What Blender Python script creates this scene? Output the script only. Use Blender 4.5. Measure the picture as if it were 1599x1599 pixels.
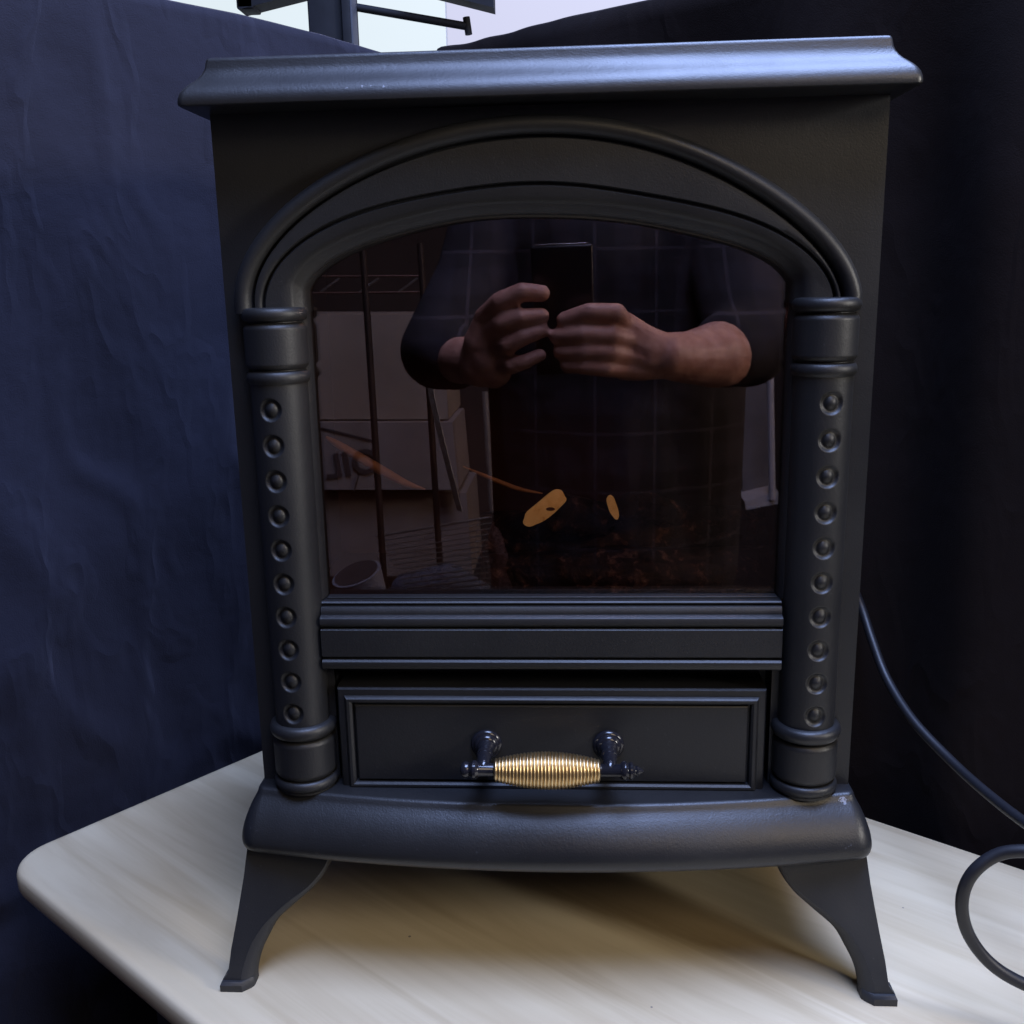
import bpy, bmesh, math, random
import numpy as np
from mathutils import Vector, Matrix, noise
random.seed(7)
for o in list(bpy.data.objects): bpy.data.objects.remove(o, do_unlink=True)
S = bpy.context.scene
COL = S.collection
PI = math.pi

# ------------------------------------------------------------------ camera
cam = bpy.data.cameras.new('camera'); camo = bpy.data.objects.new('camera', cam); COL.objects.link(camo)
Rv = Vector((0.99830137, 0.05488226, -0.01955289)); Uv = Vector((0.0066597, 0.22591224, 0.97412489)); Fv = Vector((-0.05787941, 0.97260043, -0.225163))
camo.matrix_world = Matrix(((Rv.x, Uv.x, -Fv.x, 0.01316477), (Rv.y, Uv.y, -Fv.y, -0.59345339), (Rv.z, Uv.z, -Fv.z, 0.4441773), (0, 0, 0, 1)))
cam.sensor_width = 36; cam.sensor_height = 36; cam.lens = 35.03; cam.clip_start = .004; cam.clip_end = 60
S.camera = camo
# ------------------------------------------------------------------ world + lights
W = bpy.data.worlds.new('World'); S.world = W; W.use_nodes = True
bg = W.node_tree.nodes['Background']; bg.inputs[0].default_value = (1.0, .85, .70, 1); bg.inputs[1].default_value = .038

def area(name, loc, target, sx, sy, power, color):
    l = bpy.data.lights.new(name, 'AREA'); l.shape = 'RECTANGLE'; l.size = sx; l.size_y = sy; l.energy = power; l.color = color
    o = bpy.data.objects.new(name, l); COL.objects.link(o); o.location = loc
    o.rotation_euler = (Vector(target) - Vector(loc)).to_track_quat('-Z', 'Y').to_euler()
    return o
area('skylight', (.36, -.20, 2.1), (.05, -.05, .2), 1.7, .80, 124, (.41, .55, 1))
area('window_light', (1.75, -.72, .80), (.1, -.05, .3), .40, .40, 34, (1, .95, .88))
area('room_lamp', (1.0, -1.7, 1.7), (0, -.3, .2), .9, .8, 12, (1, .78, .52))
S.view_settings.view_transform = 'Standard'; S.view_settings.look = 'None'
S.view_settings.exposure = 0; S.view_settings.gamma = 1
S.render.engine = 'CYCLES'
try:
    S.cycles.max_bounces = 8; S.cycles.transparent_max_bounces = 12; S.cycles.caustics_reflective = False
except Exception: pass

# ------------------------------------------------------------------ material helpers
def mat(name):
    m = bpy.data.materials.new(name); m.use_nodes = True
    nt = m.node_tree; b = nt.nodes['Principled BSDF']
    return m, nt, b
def N(nt, t, **kw):
    n = nt.nodes.new(t)
    for k, v in kw.items(): setattr(n, k, v)
    return n
def L(nt, a, b): nt.links.new(a, b)
def ramp(nt, fac, stops):
    r = N(nt, 'ShaderNodeValToRGB'); e = r.color_ramp.elements
    while len(e) < len(stops): e.new(.5)
    for i, (p, c) in enumerate(stops): e[i].position = p; e[i].color = c if len(c) == 4 else (*c, 1)
    L(nt, fac, r.inputs[0]); return r.outputs[0]
def coords(nt, scale=(1, 1, 1), rot=(0, 0, 0)):
    t = N(nt, 'ShaderNodeTexCoord'); m = N(nt, 'ShaderNodeMapping'); m.inputs['Scale'].default_value = scale; m.inputs['Rotation'].default_value = rot
    L(nt, t.outputs['Object'], m.inputs[0]); return m.outputs[0]
def noisetex(nt, vec, scale, detail=3, rough=.5, dist=0):
    n = N(nt, 'ShaderNodeTexNoise'); n.inputs['Scale'].default_value = scale; n.inputs['Detail'].default_value = detail
    n.inputs['Roughness'].default_value = rough; n.inputs['Distortion'].default_value = dist
    L(nt, vec, n.inputs['Vector']); return n.outputs[0]
def bump(nt, b, h, strength, dist):
    n = N(nt, 'ShaderNodeBump'); n.inputs['Strength'].default_value = strength; n.inputs['Distance'].default_value = dist
    L(nt, h, n.inputs['Height']); L(nt, n.outputs[0], b.inputs['Normal']); return n
def mixc(nt, fac, a, b_):
    m = N(nt, 'ShaderNodeMix', data_type='RGBA')
    if hasattr(fac, 'links') or hasattr(fac, 'node'): L(nt, fac, m.inputs[0])
    else: m.inputs[0].default_value = fac
    for i, v in ((6, a), (7, b_)):
        if hasattr(v, 'node'): L(nt, v, m.inputs[i])
        else: m.inputs[i].default_value = (*v, 1)
    return m.outputs[2]
def simple(name, col, rough=.5, metal=0, var=.15, nscale=30, bstr=0, bdist=.001, spec=.5):
    m, nt, b = mat(name)
    v = coords(nt); n = noisetex(nt, v, nscale)
    c = ramp(nt, n, [(.3, tuple(x * (1 - var) for x in col)), (.7, tuple(min(1, x * (1 + var)) for x in col))])
    L(nt, c, b.inputs['Base Color']); b.inputs['Roughness'].default_value = rough; b.inputs['Metallic'].default_value = metal
    b.inputs['Specular IOR Level'].default_value = spec
    if bstr: bump(nt, b, noisetex(nt, v, nscale * 6), bstr, bdist)
    return m

# black powder coated metal, slightly uneven, with dust and rubbed spots
def black_metal(name, base=.0105, rough=.46, chips=(), spec=.5):
    m, nt, b = mat(name); v = coords(nt)
    big = noisetex(nt, v, 9, 4, .6); fine = noisetex(nt, v, 900, 2, .7); mid = noisetex(nt, v, 120, 3, .6)
    col = ramp(nt, big, [(.3, (base * .85, base * .87, base * 1.02)), (.7, (base * 1.2, base * 1.2, base * 1.3))])
    dust = noisetex(nt, v, 420, 2, .7)
    dm = ramp(nt, dust, [(.68, (0, 0, 0)), (.78, (.26, .26, .26))])
    col = mixc(nt, dm, col, (.10, .10, .105))
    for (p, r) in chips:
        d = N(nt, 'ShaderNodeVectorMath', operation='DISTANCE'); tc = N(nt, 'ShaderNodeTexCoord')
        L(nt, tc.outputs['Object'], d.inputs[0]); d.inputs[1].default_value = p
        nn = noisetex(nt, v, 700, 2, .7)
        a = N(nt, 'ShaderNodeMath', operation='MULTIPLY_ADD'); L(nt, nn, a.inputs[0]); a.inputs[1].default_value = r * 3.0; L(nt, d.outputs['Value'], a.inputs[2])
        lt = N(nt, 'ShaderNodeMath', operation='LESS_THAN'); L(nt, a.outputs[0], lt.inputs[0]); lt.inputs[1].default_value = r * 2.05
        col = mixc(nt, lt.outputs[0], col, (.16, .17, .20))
    L(nt, col, b.inputs['Base Color'])
    rr = ramp(nt, big, [(.3, (rough - .05,) * 3), (.7, (rough + .07,) * 3)]); L(nt, rr, b.inputs['Roughness'])
    add = N(nt, 'ShaderNodeMath', operation='ADD'); L(nt, fine, add.inputs[0]); L(nt, mid, add.inputs[1])
    bump(nt, b, add.outputs[0], .30, .0004)
    b.inputs['Specular IOR Level'].default_value = spec
    return m
M_BLACK = black_metal('black_powder_coat')
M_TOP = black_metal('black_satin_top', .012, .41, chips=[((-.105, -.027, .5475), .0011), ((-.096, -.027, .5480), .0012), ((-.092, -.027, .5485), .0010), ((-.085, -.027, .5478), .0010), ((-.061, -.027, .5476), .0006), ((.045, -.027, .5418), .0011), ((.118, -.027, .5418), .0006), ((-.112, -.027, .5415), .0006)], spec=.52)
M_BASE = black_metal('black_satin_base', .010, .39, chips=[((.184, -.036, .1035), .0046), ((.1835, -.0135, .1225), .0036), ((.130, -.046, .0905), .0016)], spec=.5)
M_LEG = black_metal('black_leg_paint', .016, .5)
M_GLOSS = simple('glossy_black_knob', (.012, .012, .016), .16, 0, .1, 60, 0)
M_RUB = simple('black_rubber_cable', (.010, .010, .013), .48, 0, .1, 60, .1, .0003)

def brass():
    m, nt, b = mat('ribbed_brass'); v = coords(nt)
    n = noisetex(nt, v, 90, 4, .6)
    L(nt, ramp(nt, n, [(.3, (.56, .40, .20)), (.7, (.76, .58, .33))]), b.inputs['Base Color'])
    b.inputs['Metallic'].default_value = 1; b.inputs['Roughness'].default_value = .34
    return m
M_BRASS = brass()

def wood():
    m, nt, b = mat('pale_maple_laminate')
    # grain runs along the long side of the table
    v = coords(nt, (1.6, 16, 16)); n1 = noisetex(nt, v, 1.6, 5, .55, .9)
    v2 = coords(nt, (2.5, 60, 60)); n2 = noisetex(nt, v2, 2.2, 4, .6, .4)
    v3 = coords(nt, (1, 3, 3)); n3 = noisetex(nt, v3, 4, 2, .5, .5)
    c1 = ramp(nt, n1, [(.36, (.38, .285, .150)), (.50, (.54, .44, .270)), (.64, (.64, .54, .35))])
    c2 = ramp(nt, n2, [(.35, (.48, .385, .245)), (.7, (.60, .50, .345))])
    c = mixc(nt, .32, c1, c2)
    c3 = ramp(nt, n3, [(.3, (.52, .42, .28)), (.7, (.65, .57, .43))]); c = mixc(nt, .25, c, c3)
    # a few tiny dark specks
    vv = coords(nt); vo = N(nt, 'ShaderNodeTexVoronoi'); vo.inputs['Scale'].default_value = 22; L(nt, vv, vo.inputs['Vector'])
    lt = N(nt, 'ShaderNodeMath', operation='LESS_THAN'); L(nt, vo.outputs['Distance'], lt.inputs[0]); lt.inputs[1].default_value = .028
    c = mixc(nt, lt.outputs[0], c, (.20, .17, .14))
    L(nt, c, b.inputs['Base Color']); b.inputs['Roughness'].default_value = .42
    bump(nt, b, noisetex(nt, vv, 600, 2), .05, .0003)
    return m
M_WOOD = wood()

def cloth(name, col, fold=1.0, sheen=.18):
    m, nt, b = mat(name); v = coords(nt)
    n = noisetex(nt, v, 5, 4, .6)
    L(nt, ramp(nt, n, [(.3, tuple(x * .85 for x in col)), (.7, tuple(x * 1.15 for x in col))]), b.inputs['Base Color'])
    b.inputs['Roughness'].default_value = .92; b.inputs['Specular IOR Level'].default_value = .12
    b.inputs['Sheen Weight'].default_value = sheen; b.inputs['Sheen Roughness'].default_value = .5; b.inputs['Sheen Tint'].default_value = (.6, .6, .8, 1)
    cr = noisetex(nt, v, 9, 4, .5, .15); we = noisetex(nt, v, 900, 2)
    # sharp thin creases: |noise - .5| folded, stretched along the hang
    v2 = coords(nt, (1, 1, .45)); c2 = noisetex(nt, v2, 11, 3, .55, .3)
    s_ = N(nt, 'ShaderNodeMath', operation='SUBTRACT'); L(nt, c2, s_.inputs[0]); s_.inputs[1].default_value = .5
    ab = N(nt, 'ShaderNodeMath', operation='ABSOLUTE'); L(nt, s_.outputs[0], ab.inputs[0])
    sm = N(nt, 'ShaderNodeMapRange'); sm.inputs[1].default_value = 0; sm.inputs[2].default_value = .055; sm.inputs[3].default_value = .16; sm.inputs[4].default_value = 0; L(nt, ab.outputs[0], sm.inputs[0])
    a2 = N(nt, 'ShaderNodeMath', operation='ADD'); L(nt, cr, a2.inputs[0]); L(nt, sm.outputs[0], a2.inputs[1])
    mp = N(nt, 'ShaderNodeMath', operation='MULTIPLY_ADD'); L(nt, we, mp.inputs[0]); mp.inputs[1].default_value = .06; L(nt, a2.outputs[0], mp.inputs[2])
    bump(nt, b, mp.outputs[0], .55 * fold, .013)
    return m
M_CLOTH_LIT = cloth('backdrop_cloth_lit', (.0132, .0132, .0215))  # same dark cloth as the right drape, blue light painted into the colour
M_CLOTH_SHADED = cloth('backdrop_cloth_shaded', (.0075, .0048, .0046), .6, .015)  # the same cloth on the side away from the light, shade painted in

def glass():
    m, nt, b = mat('smoked_glass'); nt.nodes.remove(b)
    out = nt.nodes['Material Output']
    tr = N(nt, 'ShaderNodeBsdfTransparent'); tr.inputs[0].default_value = (.88, .76, .70, 1)
    gl = N(nt, 'ShaderNodeBsdfGlossy'); gl.inputs['Roughness'].default_value = .004; gl.inputs['Color'].default_value = (1, .84, .80, 1)
    mx = N(nt, 'ShaderNodeMixShader')
    lw = N(nt, 'ShaderNodeLayerWeight'); lw.inputs[0].default_value = .30
    mr = N(nt, 'ShaderNodeMapRange'); mr.inputs[3].default_value = .064; mr.inputs[4].default_value = .9; L(nt, lw.outputs['Fresnel'], mr.inputs[0])
    L(nt, mr.outputs[0], mx.inputs[0]); L(nt, tr.outputs[0], mx.inputs[1]); L(nt, gl.outputs[0], mx.inputs[2]); L(nt, mx.outputs[0], out.inputs[0])
    return m
M_GLASS = glass()

# ------------------------------------------------------------------ object helpers
def link(name, me, m=None, parent=None, angle=35, loc=None):
    o = bpy.data.objects.new(name, me); COL.objects.link(o)
    if m is not None and not me.materials: me.materials.append(m)
    if parent is not None:
        o.parent = parent
        o.matrix_parent_inverse = parent_inv(parent)
    if loc is not None: o.location = loc
    return o
def parent_inv(p):
    M = Matrix.Translation(p.location) @ p.rotation_euler.to_matrix().to_4x4()
    if p.parent is not None: M = parent_world(p.parent) @ p.matrix_parent_inverse @ M
    return M.inverted()
def parent_world(p):
    M = Matrix.Translation(p.location) @ p.rotation_euler.to_matrix().to_4x4()
    if p.parent is not None: M = parent_world(p.parent) @ p.matrix_parent_inverse @ M
    return M
def mesh(name, verts, faces, m=None, parent=None, angle=35, smooth=True, recalc=True):
    me = bpy.data.meshes.new(name); me.from_pydata([tuple(v) for v in verts], [], faces); me.update()
    if recalc:
        bm = bmesh.new(); bm.from_mesh(me); bmesh.ops.recalc_face_normals(bm, faces=bm.faces); bm.to_mesh(me); bm.free()
    if smooth:
        me.polygons.foreach_set('use_smooth', [True] * len(me.polygons)); me.set_sharp_from_angle(angle=math.radians(angle))
    return link(name, me, m, parent)
class MB:
    def __init__(s): s.v = []; s.f = []
    def add(s, v, f):
        k = len(s.v); s.v += [tuple(x) for x in v]; s.f += [tuple(i + k for i in q) for q in f]; return s
    def build(s, name, m, parent=None, angle=35): return mesh(name, s.v, s.f, m, parent, angle)
def loft(loops, closed=True, cap0=True, cap1=True):
    n = len(loops[0]); v = [p for l in loops for p in l]; f = []
    for i in range(len(loops) - 1):
        for j in range(n if closed else n - 1):
            a = i * n + j; b = i * n + (j + 1) % n; f.append((a, b, b + n, a + n))
    if cap0: f.append(tuple(range(n))[::-1])
    if cap1: f.append(tuple(range((len(loops) - 1) * n, len(loops) * n)))
    return v, f
def tube(path, r, n=16, cap=True):
    P = [Vector(p) for p in path]; loops = []; up = None
    for i, p in enumerate(P):
        t = (P[min(i + 1, len(P) - 1)] - P[max(i - 1, 0)]).normalized()
        if up is None: up = t.orthogonal().normalized()
        else: up = (up - t * up.dot(t)).normalized()
        w = t.cross(up); rr = r[i] if isinstance(r, (list, tuple)) else r
        loops.append([p + (up * math.cos(a) + w * math.sin(a)) * rr for a in (2 * PI * k / n for k in range(n))])
    return loft(loops, True, cap, cap)
def spline(pts, n=12):
    P = [Vector(p) for p in pts]; P = [P[0] * 2 - P[1]] + P + [P[-1] * 2 - P[-2]]; out = []
    for i in range(1, len(P) - 2):
        for k in range(n):
            t = k / n; a, b, c, d = P[i - 1], P[i], P[i + 1], P[i + 2]
            out.append(.5 * ((2 * b) + (c - a) * t + (2 * a - 5 * b + 4 * c - d) * t * t + (3 * b - a - 3 * c + d) * t ** 3))
    out.append(P[-2]); return out
def lathe(prof, origin, axis='z', n=48):
    # prof: list of (r, h) ; axis direction
    o = Vector(origin); loops = []
    for r, h in prof:
        l = []
        for k in range(n):
            a = 2 * PI * k / n; c, s = r * math.cos(a), r * math.sin(a)
            d = {'z': Vector((c, s, h)), 'x': Vector((h, c, s)), '-y': Vector((c, -h, s))}[axis]
            l.append(o + d)
        loops.append(l)
    return loft(loops)
def box(c, s, bev=0.0):
    x, y, z = (q / 2 for q in s); C = Vector(c)
    if bev <= 0:
        v = [C + Vector((a * x, b * y, d * z)) for a in (-1, 1) for b in (-1, 1) for d in (-1, 1)]
        return v, [(0, 1, 3, 2), (4, 6, 7, 5), (0, 4, 5, 1), (2, 3, 7, 6), (0, 2, 6, 4), (1, 5, 7, 3)]
    bm = bmesh.new(); bmesh.ops.create_cube(bm, size=1)
    for vv in bm.verts: vv.co = Vector((vv.co.x * s[0], vv.co.y * s[1], vv.co.z * s[2])) + C
    bmesh.ops.bevel(bm, geom=bm.edges[:], offset=bev, segments=3, affect='EDGES', profile=.5)
    bm.verts.index_update(); v = [x.co.copy() for x in bm.verts]; f = [tuple(x.index for x in q.verts) for q in bm.faces]; bm.free(); return v, f
def empty(name, loc, label=None, cat=None, group=None):
    o = bpy.data.objects.new(name, None); COL.objects.link(o); o.location = loc; o.empty_display_size = .05
    tag(o, label, cat, group); return o
def tag(o, label=None, cat=None, group=None, kind=None):
    for k, v in (('label', label), ('category', cat), ('group', group), ('kind', kind)):
        if v: o[k] = v
    return o
def extrude_x(prof, x0, x1):
    # prof: closed polygon of (y, z)
    return loft([[(x0, y, z) for y, z in prof], [(x1, y, z) for y, z in prof]])

# ------------------------------------------------------------------ the setting
PSI = 0.9142078
D1 = Vector((math.cos(PSI), math.sin(PSI), 0)); D2 = Vector((-math.sin(PSI), math.cos(PSI), 0))
def dd(a, b, z): return D1 * a + D2 * b + Vector((0, 0, z))
M_FLOOR = simple('dark_floor', (.030, .022, .022), .7, 0, .3, 4, .2)
fl = MB().add(*box((0, 0, -.77), (9, 9, .04))).build('floor', M_FLOOR); tag(fl, kind='structure')
M_WALL = simple('pale_wall_paint', (.70, .70, .78), .8, 0, .03, 3, .1)
# back wall and a bright window behind the drapes
wl = MB()
wy = 1.75
wl.add(*box((0, wy + .06, .5), (5, .1, 2.6)))
w_ = wl.build('wall', M_WALL); tag(w_, kind='structure')
def emis(name, col, st):
    m, nt, b = mat(name); b.inputs['Base Color'].default_value = (.05, .05, .05, 1)
    v = coords(nt); n = noisetex(nt, v, 1.5, 2)
    L(nt, ramp(nt, n, [(.3, tuple(c * .96 for c in col)), (.7, col)]), b.inputs['Emission Color']); b.inputs['Emission Strength'].default_value = st
    return m
win = empty('window', (-.2, wy, .7), 'bright daylit window behind the drapes and the dark metal rack', 'window')
MB().add(*box((-1.05, wy - .006, .90), (1.60, .012, .9))).build('pane', emis('sky_lit_pane', (.80, .90, .94), .93), win)
MB().add(*box((.325, wy - .006, .90), (1.14, .012, .9))).build('pane', emis('frosted_pane', (.61, .61, .77), 1.0), win)
fr = MB(); M_FRAME = simple('white_window_frame', (.75, .77, .8), .5, 0, .03)
fr.add(*box((-.5, wy - .012, .43), (2.8, .03, .04), .004)); fr.add(*box((-.5, wy - .012, 1.37), (2.8, .03, .04), .004))
fr.build('frame', emis('frame_glow', (.68, .8, .9), .9) if False else M_FRAME, win)

# table -------------------------------------------------------------
def round_rect(a0, a1, b0, b1, r, inset, n=10):
    pts = []
    for (ca, cb, s) in ((a1 - r, b1 - r, 0), (a0 + r, b1 - r, 1), (a0 + r, b0 + r, 2), (a1 - r, b0 + r, 3)):
        for k in range(n + 1):
            t = (s + k / n) * PI / 2; pts.append((ca + (r - inset) * math.cos(t), cb + (r - inset) * math.sin(t)))
    return pts
tb = empty('table', (0, 0, 0), 'pale maple laminate table with rounded corners under the black stove', 'table')
tb.rotation_euler = (0, 0, PSI + PI / 2)
def tl(a, b, z): return (b, -a, z)     # table-local: x runs along the long side (D2)
th = .024; loops = []
prof = [(.0065, 0), (.003, -.0006), (.0012, -.0022), (0, -.0055), (0, -.0150), (.0015, -.0195), (.005, -.0225), (.010, -.024)]
for ins, z in prof: loops.append([tl(a, b, z) for a, b in round_rect(-.194, .304, -.62, .412, .036, ins, 14)])
v, f = loft(loops)
me = bpy.data.meshes.new('tabletop'); me.from_pydata(v, [], f); me.polygons.foreach_set('use_smooth', [True] * len(me.polygons)); me.set_sharp_from_angle(angle=math.radians(50))
bm = bmesh.new(); bm.from_mesh(me); bmesh.ops.recalc_face_normals(bm, faces=bm.faces); bm.to_mesh(me); bm.free()
me.materials.append(M_WOOD); to = bpy.data.objects.new('tabletop', me); COL.objects.link(to); to.parent = tb
M_TLEG = simple('dark_table_leg', (.02, .02, .022), .5)
for (a, b) in ((-.10, .32), (.22, .32), (-.10, -.53), (.22, -.53)):
    v, f = box(tl(a, b, -.387), (.035, .035, .725), .003)
    me = bpy.data.meshes.new('leg'); me.from_pydata([tuple(x) for x in v], [], f); me.materials.append(M_TLEG); lo = bpy.data.objects.new('leg', me); COL.objects.link(lo); lo.parent = tb

# drapes --------------------------------------------------------------
def drape(name, origin, direc, length, normal, ztop, zbot, nu, nv, disp, mat_, label, topf):
    V = []; F = []
    for j in range(nv + 1):
        for i in range(nu + 1):
            u = i / nu * length; zt = ztop + topf(u); z = zt + (zbot - zt) * j / nv
            p = origin + direc * u + Vector((0, 0, z)); p = p + normal * disp(u, z, zt - z)
            V.append(p)
    for j in range(nv):
        for i in range(nu):
            a = j * (nu + 1) + i; F.append((a, a + 1, a + nu + 2, a + nu + 1))
    # top hem folded over, then the back side
    n0 = len(V)
    for i in range(nu + 1):
        V.append(V[i] - normal * .006 + Vector((0, 0, .003)))
    for i in range(nu + 1): V.append(V[i] - normal * .014 + Vector((0, 0, -.002)))
    for i in range(nu + 1): V.append(V[nv * (nu + 1) + i] - normal * .014)
    for i in range(nu):
        F.append((i + 1, i, n0 + i, n0 + i + 1)); F.append((n0 + i + 1, n0 + i, n0 + nu + 1 + i, n0 + nu + 2 + i)); F.append((n0 + nu + 2 + i, n0 + nu + 1 + i, n0 + 2 * nu + 2 + i, n0 + 2 * nu + 3 + i))
    o = mesh(name, V, F, mat_, None, 80, True, False)
    tag(o, label, 'drape'); return o
def ridge(x): return 1 - abs(2 * noise.noise(x))
def dispL(u, z, d):
    p = Vector((u * 3.2 + z * .9, z * .75, 1.3)); h = .024 * noise.noise(p)
    h += .007 * noise.noise(Vector((u * 9 + z * 3.0, z * 2.2, 4.1)))
    q = Vector((u * 6 + 1.6 * z, z * 3.4 - u * 2, 7.7)); h += .006 * max(0, ridge(q) - .70) / .30
    q = Vector((u * 11 - 2.5 * z, z * 4.5 + u * 3, 2.7)); h += .0038 * max(0, ridge(q) - .72) / .28
    q = Vector((u * 17 + 6 * z, z * 9, 5.7)); h += .0022 * noise.noise(q)
    return h * min(1, d * 14 + .15)
def dispR(u, z, d):
    h = .018 * math.sin(u * 34 + 2.2 * noise.noise(Vector((u * 3, z * .6, 0)))) + .012 * noise.noise(Vector((u * 6 + .4 * z, z * .5, 9)))
    return h * min(1, d * 5 + .12)
drape('backdrop_drape', dd(-1.5, .452, 0), D1, 1.86, -D2, .683, -.74, 260, 190, dispL, M_CLOTH_LIT, 'wrinkled dark cloth drape, blue light put into its colour, hanging behind the left of the table',
      lambda u: .0025 * noise.noise(Vector((u * 9, 0, 0))) - .012 * max(0, (u - 1.72)) / .14)
def topR(u): # bunched lumps near the corner
    return -.004 + .006 * noise.noise(Vector((u * 22, 3, 0))) * max(0, 1 - u / .25) + (-.010 if u < .03 else 0)
drape('backdrop_drape', dd(.345, .452, 0), -D2, 1.7, -D1, .687, -.74, 260, 90, dispR, M_CLOTH_SHADED, 'dark velvety drape, shade put into its colour, with faint vertical folds hanging behind the cord on the right', topR)

# metal rack frame standing behind the drapes ----------------------------
M_STEEL = simple('dark_grey_rack_paint', (.008, .009, .013), .7, 0, .2, 40, .1, .001, .2)
M_STEEL_LIT = simple('rack_paint_lit', (.04, .045, .06), .6, 0, .1, 20, 0, .001, .3)  # lighter copy of the rack paint, light on the post face painted in
C = Vector((0.01316477, -0.59345339, 0.4441773))
def at(px, py, Y):      # photo pixel (1599 wide) to a point at depth Y
    d = Fv + Rv * ((px - 799.5) / 1555.98) - Uv * ((py - 799.5) / 1555.98)
    return C + d * ((Y - C.y) / d.y)
rack = empty('metal_rack', at(525, 60, 1.0) * 1.0, 'dark metal rack post with side arms standing behind the drapes in front of the window', 'rack')
p0, p1 = at(484, 0, 1.0), at(541, 0, 1.0)
cx = (p0.x + p1.x) / 2; wdt = p1.x - p0.x
MB().add(*box((cx, 1.0, .22), (wdt * .96, .05, 1.90), .003)).add(*box((cx + wdt * .48 + .006, .996, .22), (.012, .062, 1.90), .001)).build('post', M_STEEL, rack)
MB().add(*box((cx + wdt * .48 + .0135, .985, .22), (.003, .036, 1.86), .0005)).build('post_lit_face', M_STEEL_LIT, rack)
a = at(560, 12, 1.02); b = at(728, 41, 1.02)
MB().add(*tube([a - (b - a) * .2, a, b], .0058, 16)).build('rail', M_STEEL, rack)
MB().add(*tube([at(728, 27, 1.02), at(732, 54, 1.02)], .0055, 12)).build('rail_end', M_STEEL, rack)
a = at(640, -30, 1.0); b = at(772, 8, 1.0)
ax = (b - a).normalized(); MB().add(*loft([[a + Vector((0, -.02, -.012)), a + Vector((0, .02, -.012)), a + Vector((0, .02, .012)), a + Vector((0, -.02, .012))], [b + Vector((0, -.02, -.008)), b + Vector((0, .02, -.008)), b + Vector((0, .02, .014)), b + Vector((0, -.02, .014))]])).build('upper_arm', M_STEEL, rack)
# left arm: short end lug and a diagonal beam
a = at(388, 2, 1.0); MB().add(*box((a.x, 1.0, a.z), (.026, .04, .030), .003)).build('arm_lug', M_STEEL, rack)
a = at(378, 10, 1.0); b = at(480, -16, 1.0)
MB().add(*loft([[a + Vector((0, -.02, -.009)), a + Vector((0, .02, -.009)), a + Vector((0, .02, .012)), a + Vector((0, -.02, .012))], [b + Vector((0, -.02, -.009)), b + Vector((0, .02, -.009)), b + Vector((0, .02, .012)), b + Vector((0, -.02, .012))]])).build('lower_arm', M_STEEL, rack)

# ------------------------------------------------------------------ the stove
st = empty('electric_stove', (0, .10, 0), 'black electric stove heater with arched smoked glass window and brass drawer handle', 'stove')

# curves of the arch, r(t) about (0, .38) ; t measured from vertical
KS = (0, 1, 2, 3, 4, 5, 6, 8)
CV = {'g1': [0.142554, -0.003178, 0.029295, -0.004417, -0.003413, 0.003518, 0.009259, -0.006313],
      'g2': [0.117486, -0.004181, 0.028695, -0.000394, 0.038996, 0.001733, -0.023337, 0.000687],
      'op': [0.099851, -0.003352, 0.043341, 0.001188, -0.024893, 0.000698, 0.051517, -0.026079]}
def curve(name, t0, t1, n):
    c = CV[name]; out = []
    for i in range(n + 1):
        t = t0 + (t1 - t0) * i / n; r = sum(a * t ** k for a, k in zip(c, KS)); out.append(Vector((r * math.sin(t), .38 + r * math.cos(t))))
    return out
def resample(P, n):
    d = [0]
    for i in range(1, len(P)): d.append(d[-1] + (P[i] - P[i - 1]).length)
    out = []; j = 0
    for k in range(n + 1):
        s = d[-1] * k / n
        while j < len(P) - 2 and d[j + 1] < s: j += 1
        u = (s - d[j]) / max(1e-9, d[j + 1] - d[j]); out.append(P[j].lerp(P[j + 1], u))
    return out
NA = 120
g1 = resample(curve('g1', -1.27, 1.27, 300), NA); g2 = resample(curve('g2', -1.25, 1.255, 300), NA)
opc = curve('op', -1.16, 1.165, 300)
opn = resample(opc, NA)
def offs(P, d):
    out = []
    for i, p in enumerate(P):
        t = (P[min(i + 1, len(P) - 1)] - P[max(i - 1, 0)]).normalized(); out.append(p + Vector((-t.y, t.x)) * d)
    return out
def lay(P, y): return [(P[0].x, y, .4290)] + [(p.x, y, p.y) for p in P] + [(P[-1].x, y, .4290)]
def mixp(A, B, k): return [a.lerp(b, k) for a, b in zip(A, B)]

# front panel with hole
def front_panel():
    bm = bmesh.new()
    hole = [(-.1415, .2500)] + [(-.1415, .2500 + (.4399 - .2500) * k / 6) for k in range(1, 6)] + [(p.x, p.y) for p in opn] + [(.1412, .4385 - (.4385 - .2500) * k / 6) for k in range(1, 7)]
    outer = [(-.190, .125), (-.190, .545), (.190, .545), (.190, .125), (.139, .125), (.139, .2075), (-.139, .2075), (-.139, .125)]
    hole = [(x * 1.01, z) for x, z in hole]
    E = []
    for lp in (outer, hole):
        vs = [bm.verts.new((x, 0, z)) for x, z in lp]
        for i in range(len(vs)): E.append(bm.edges.new((vs[i], vs[(i + 1) % len(vs)])))
    bmesh.ops.triangle_fill(bm, edges=E, use_beauty=True)
    r = bmesh.ops.extrude_face_region(bm, geom=bm.faces[:])
    for v_ in r['geom']:
        if isinstance(v_, bmesh.types.BMVert): v_.co.y += .006
    bmesh.ops.recalc_face_normals(bm, faces=bm.faces)
    me = bpy.data.meshes.new('front_panel'); bm.to_mesh(me); bm.free()
    return link('front_panel', me, M_BLACK, st)
front_panel()
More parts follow.
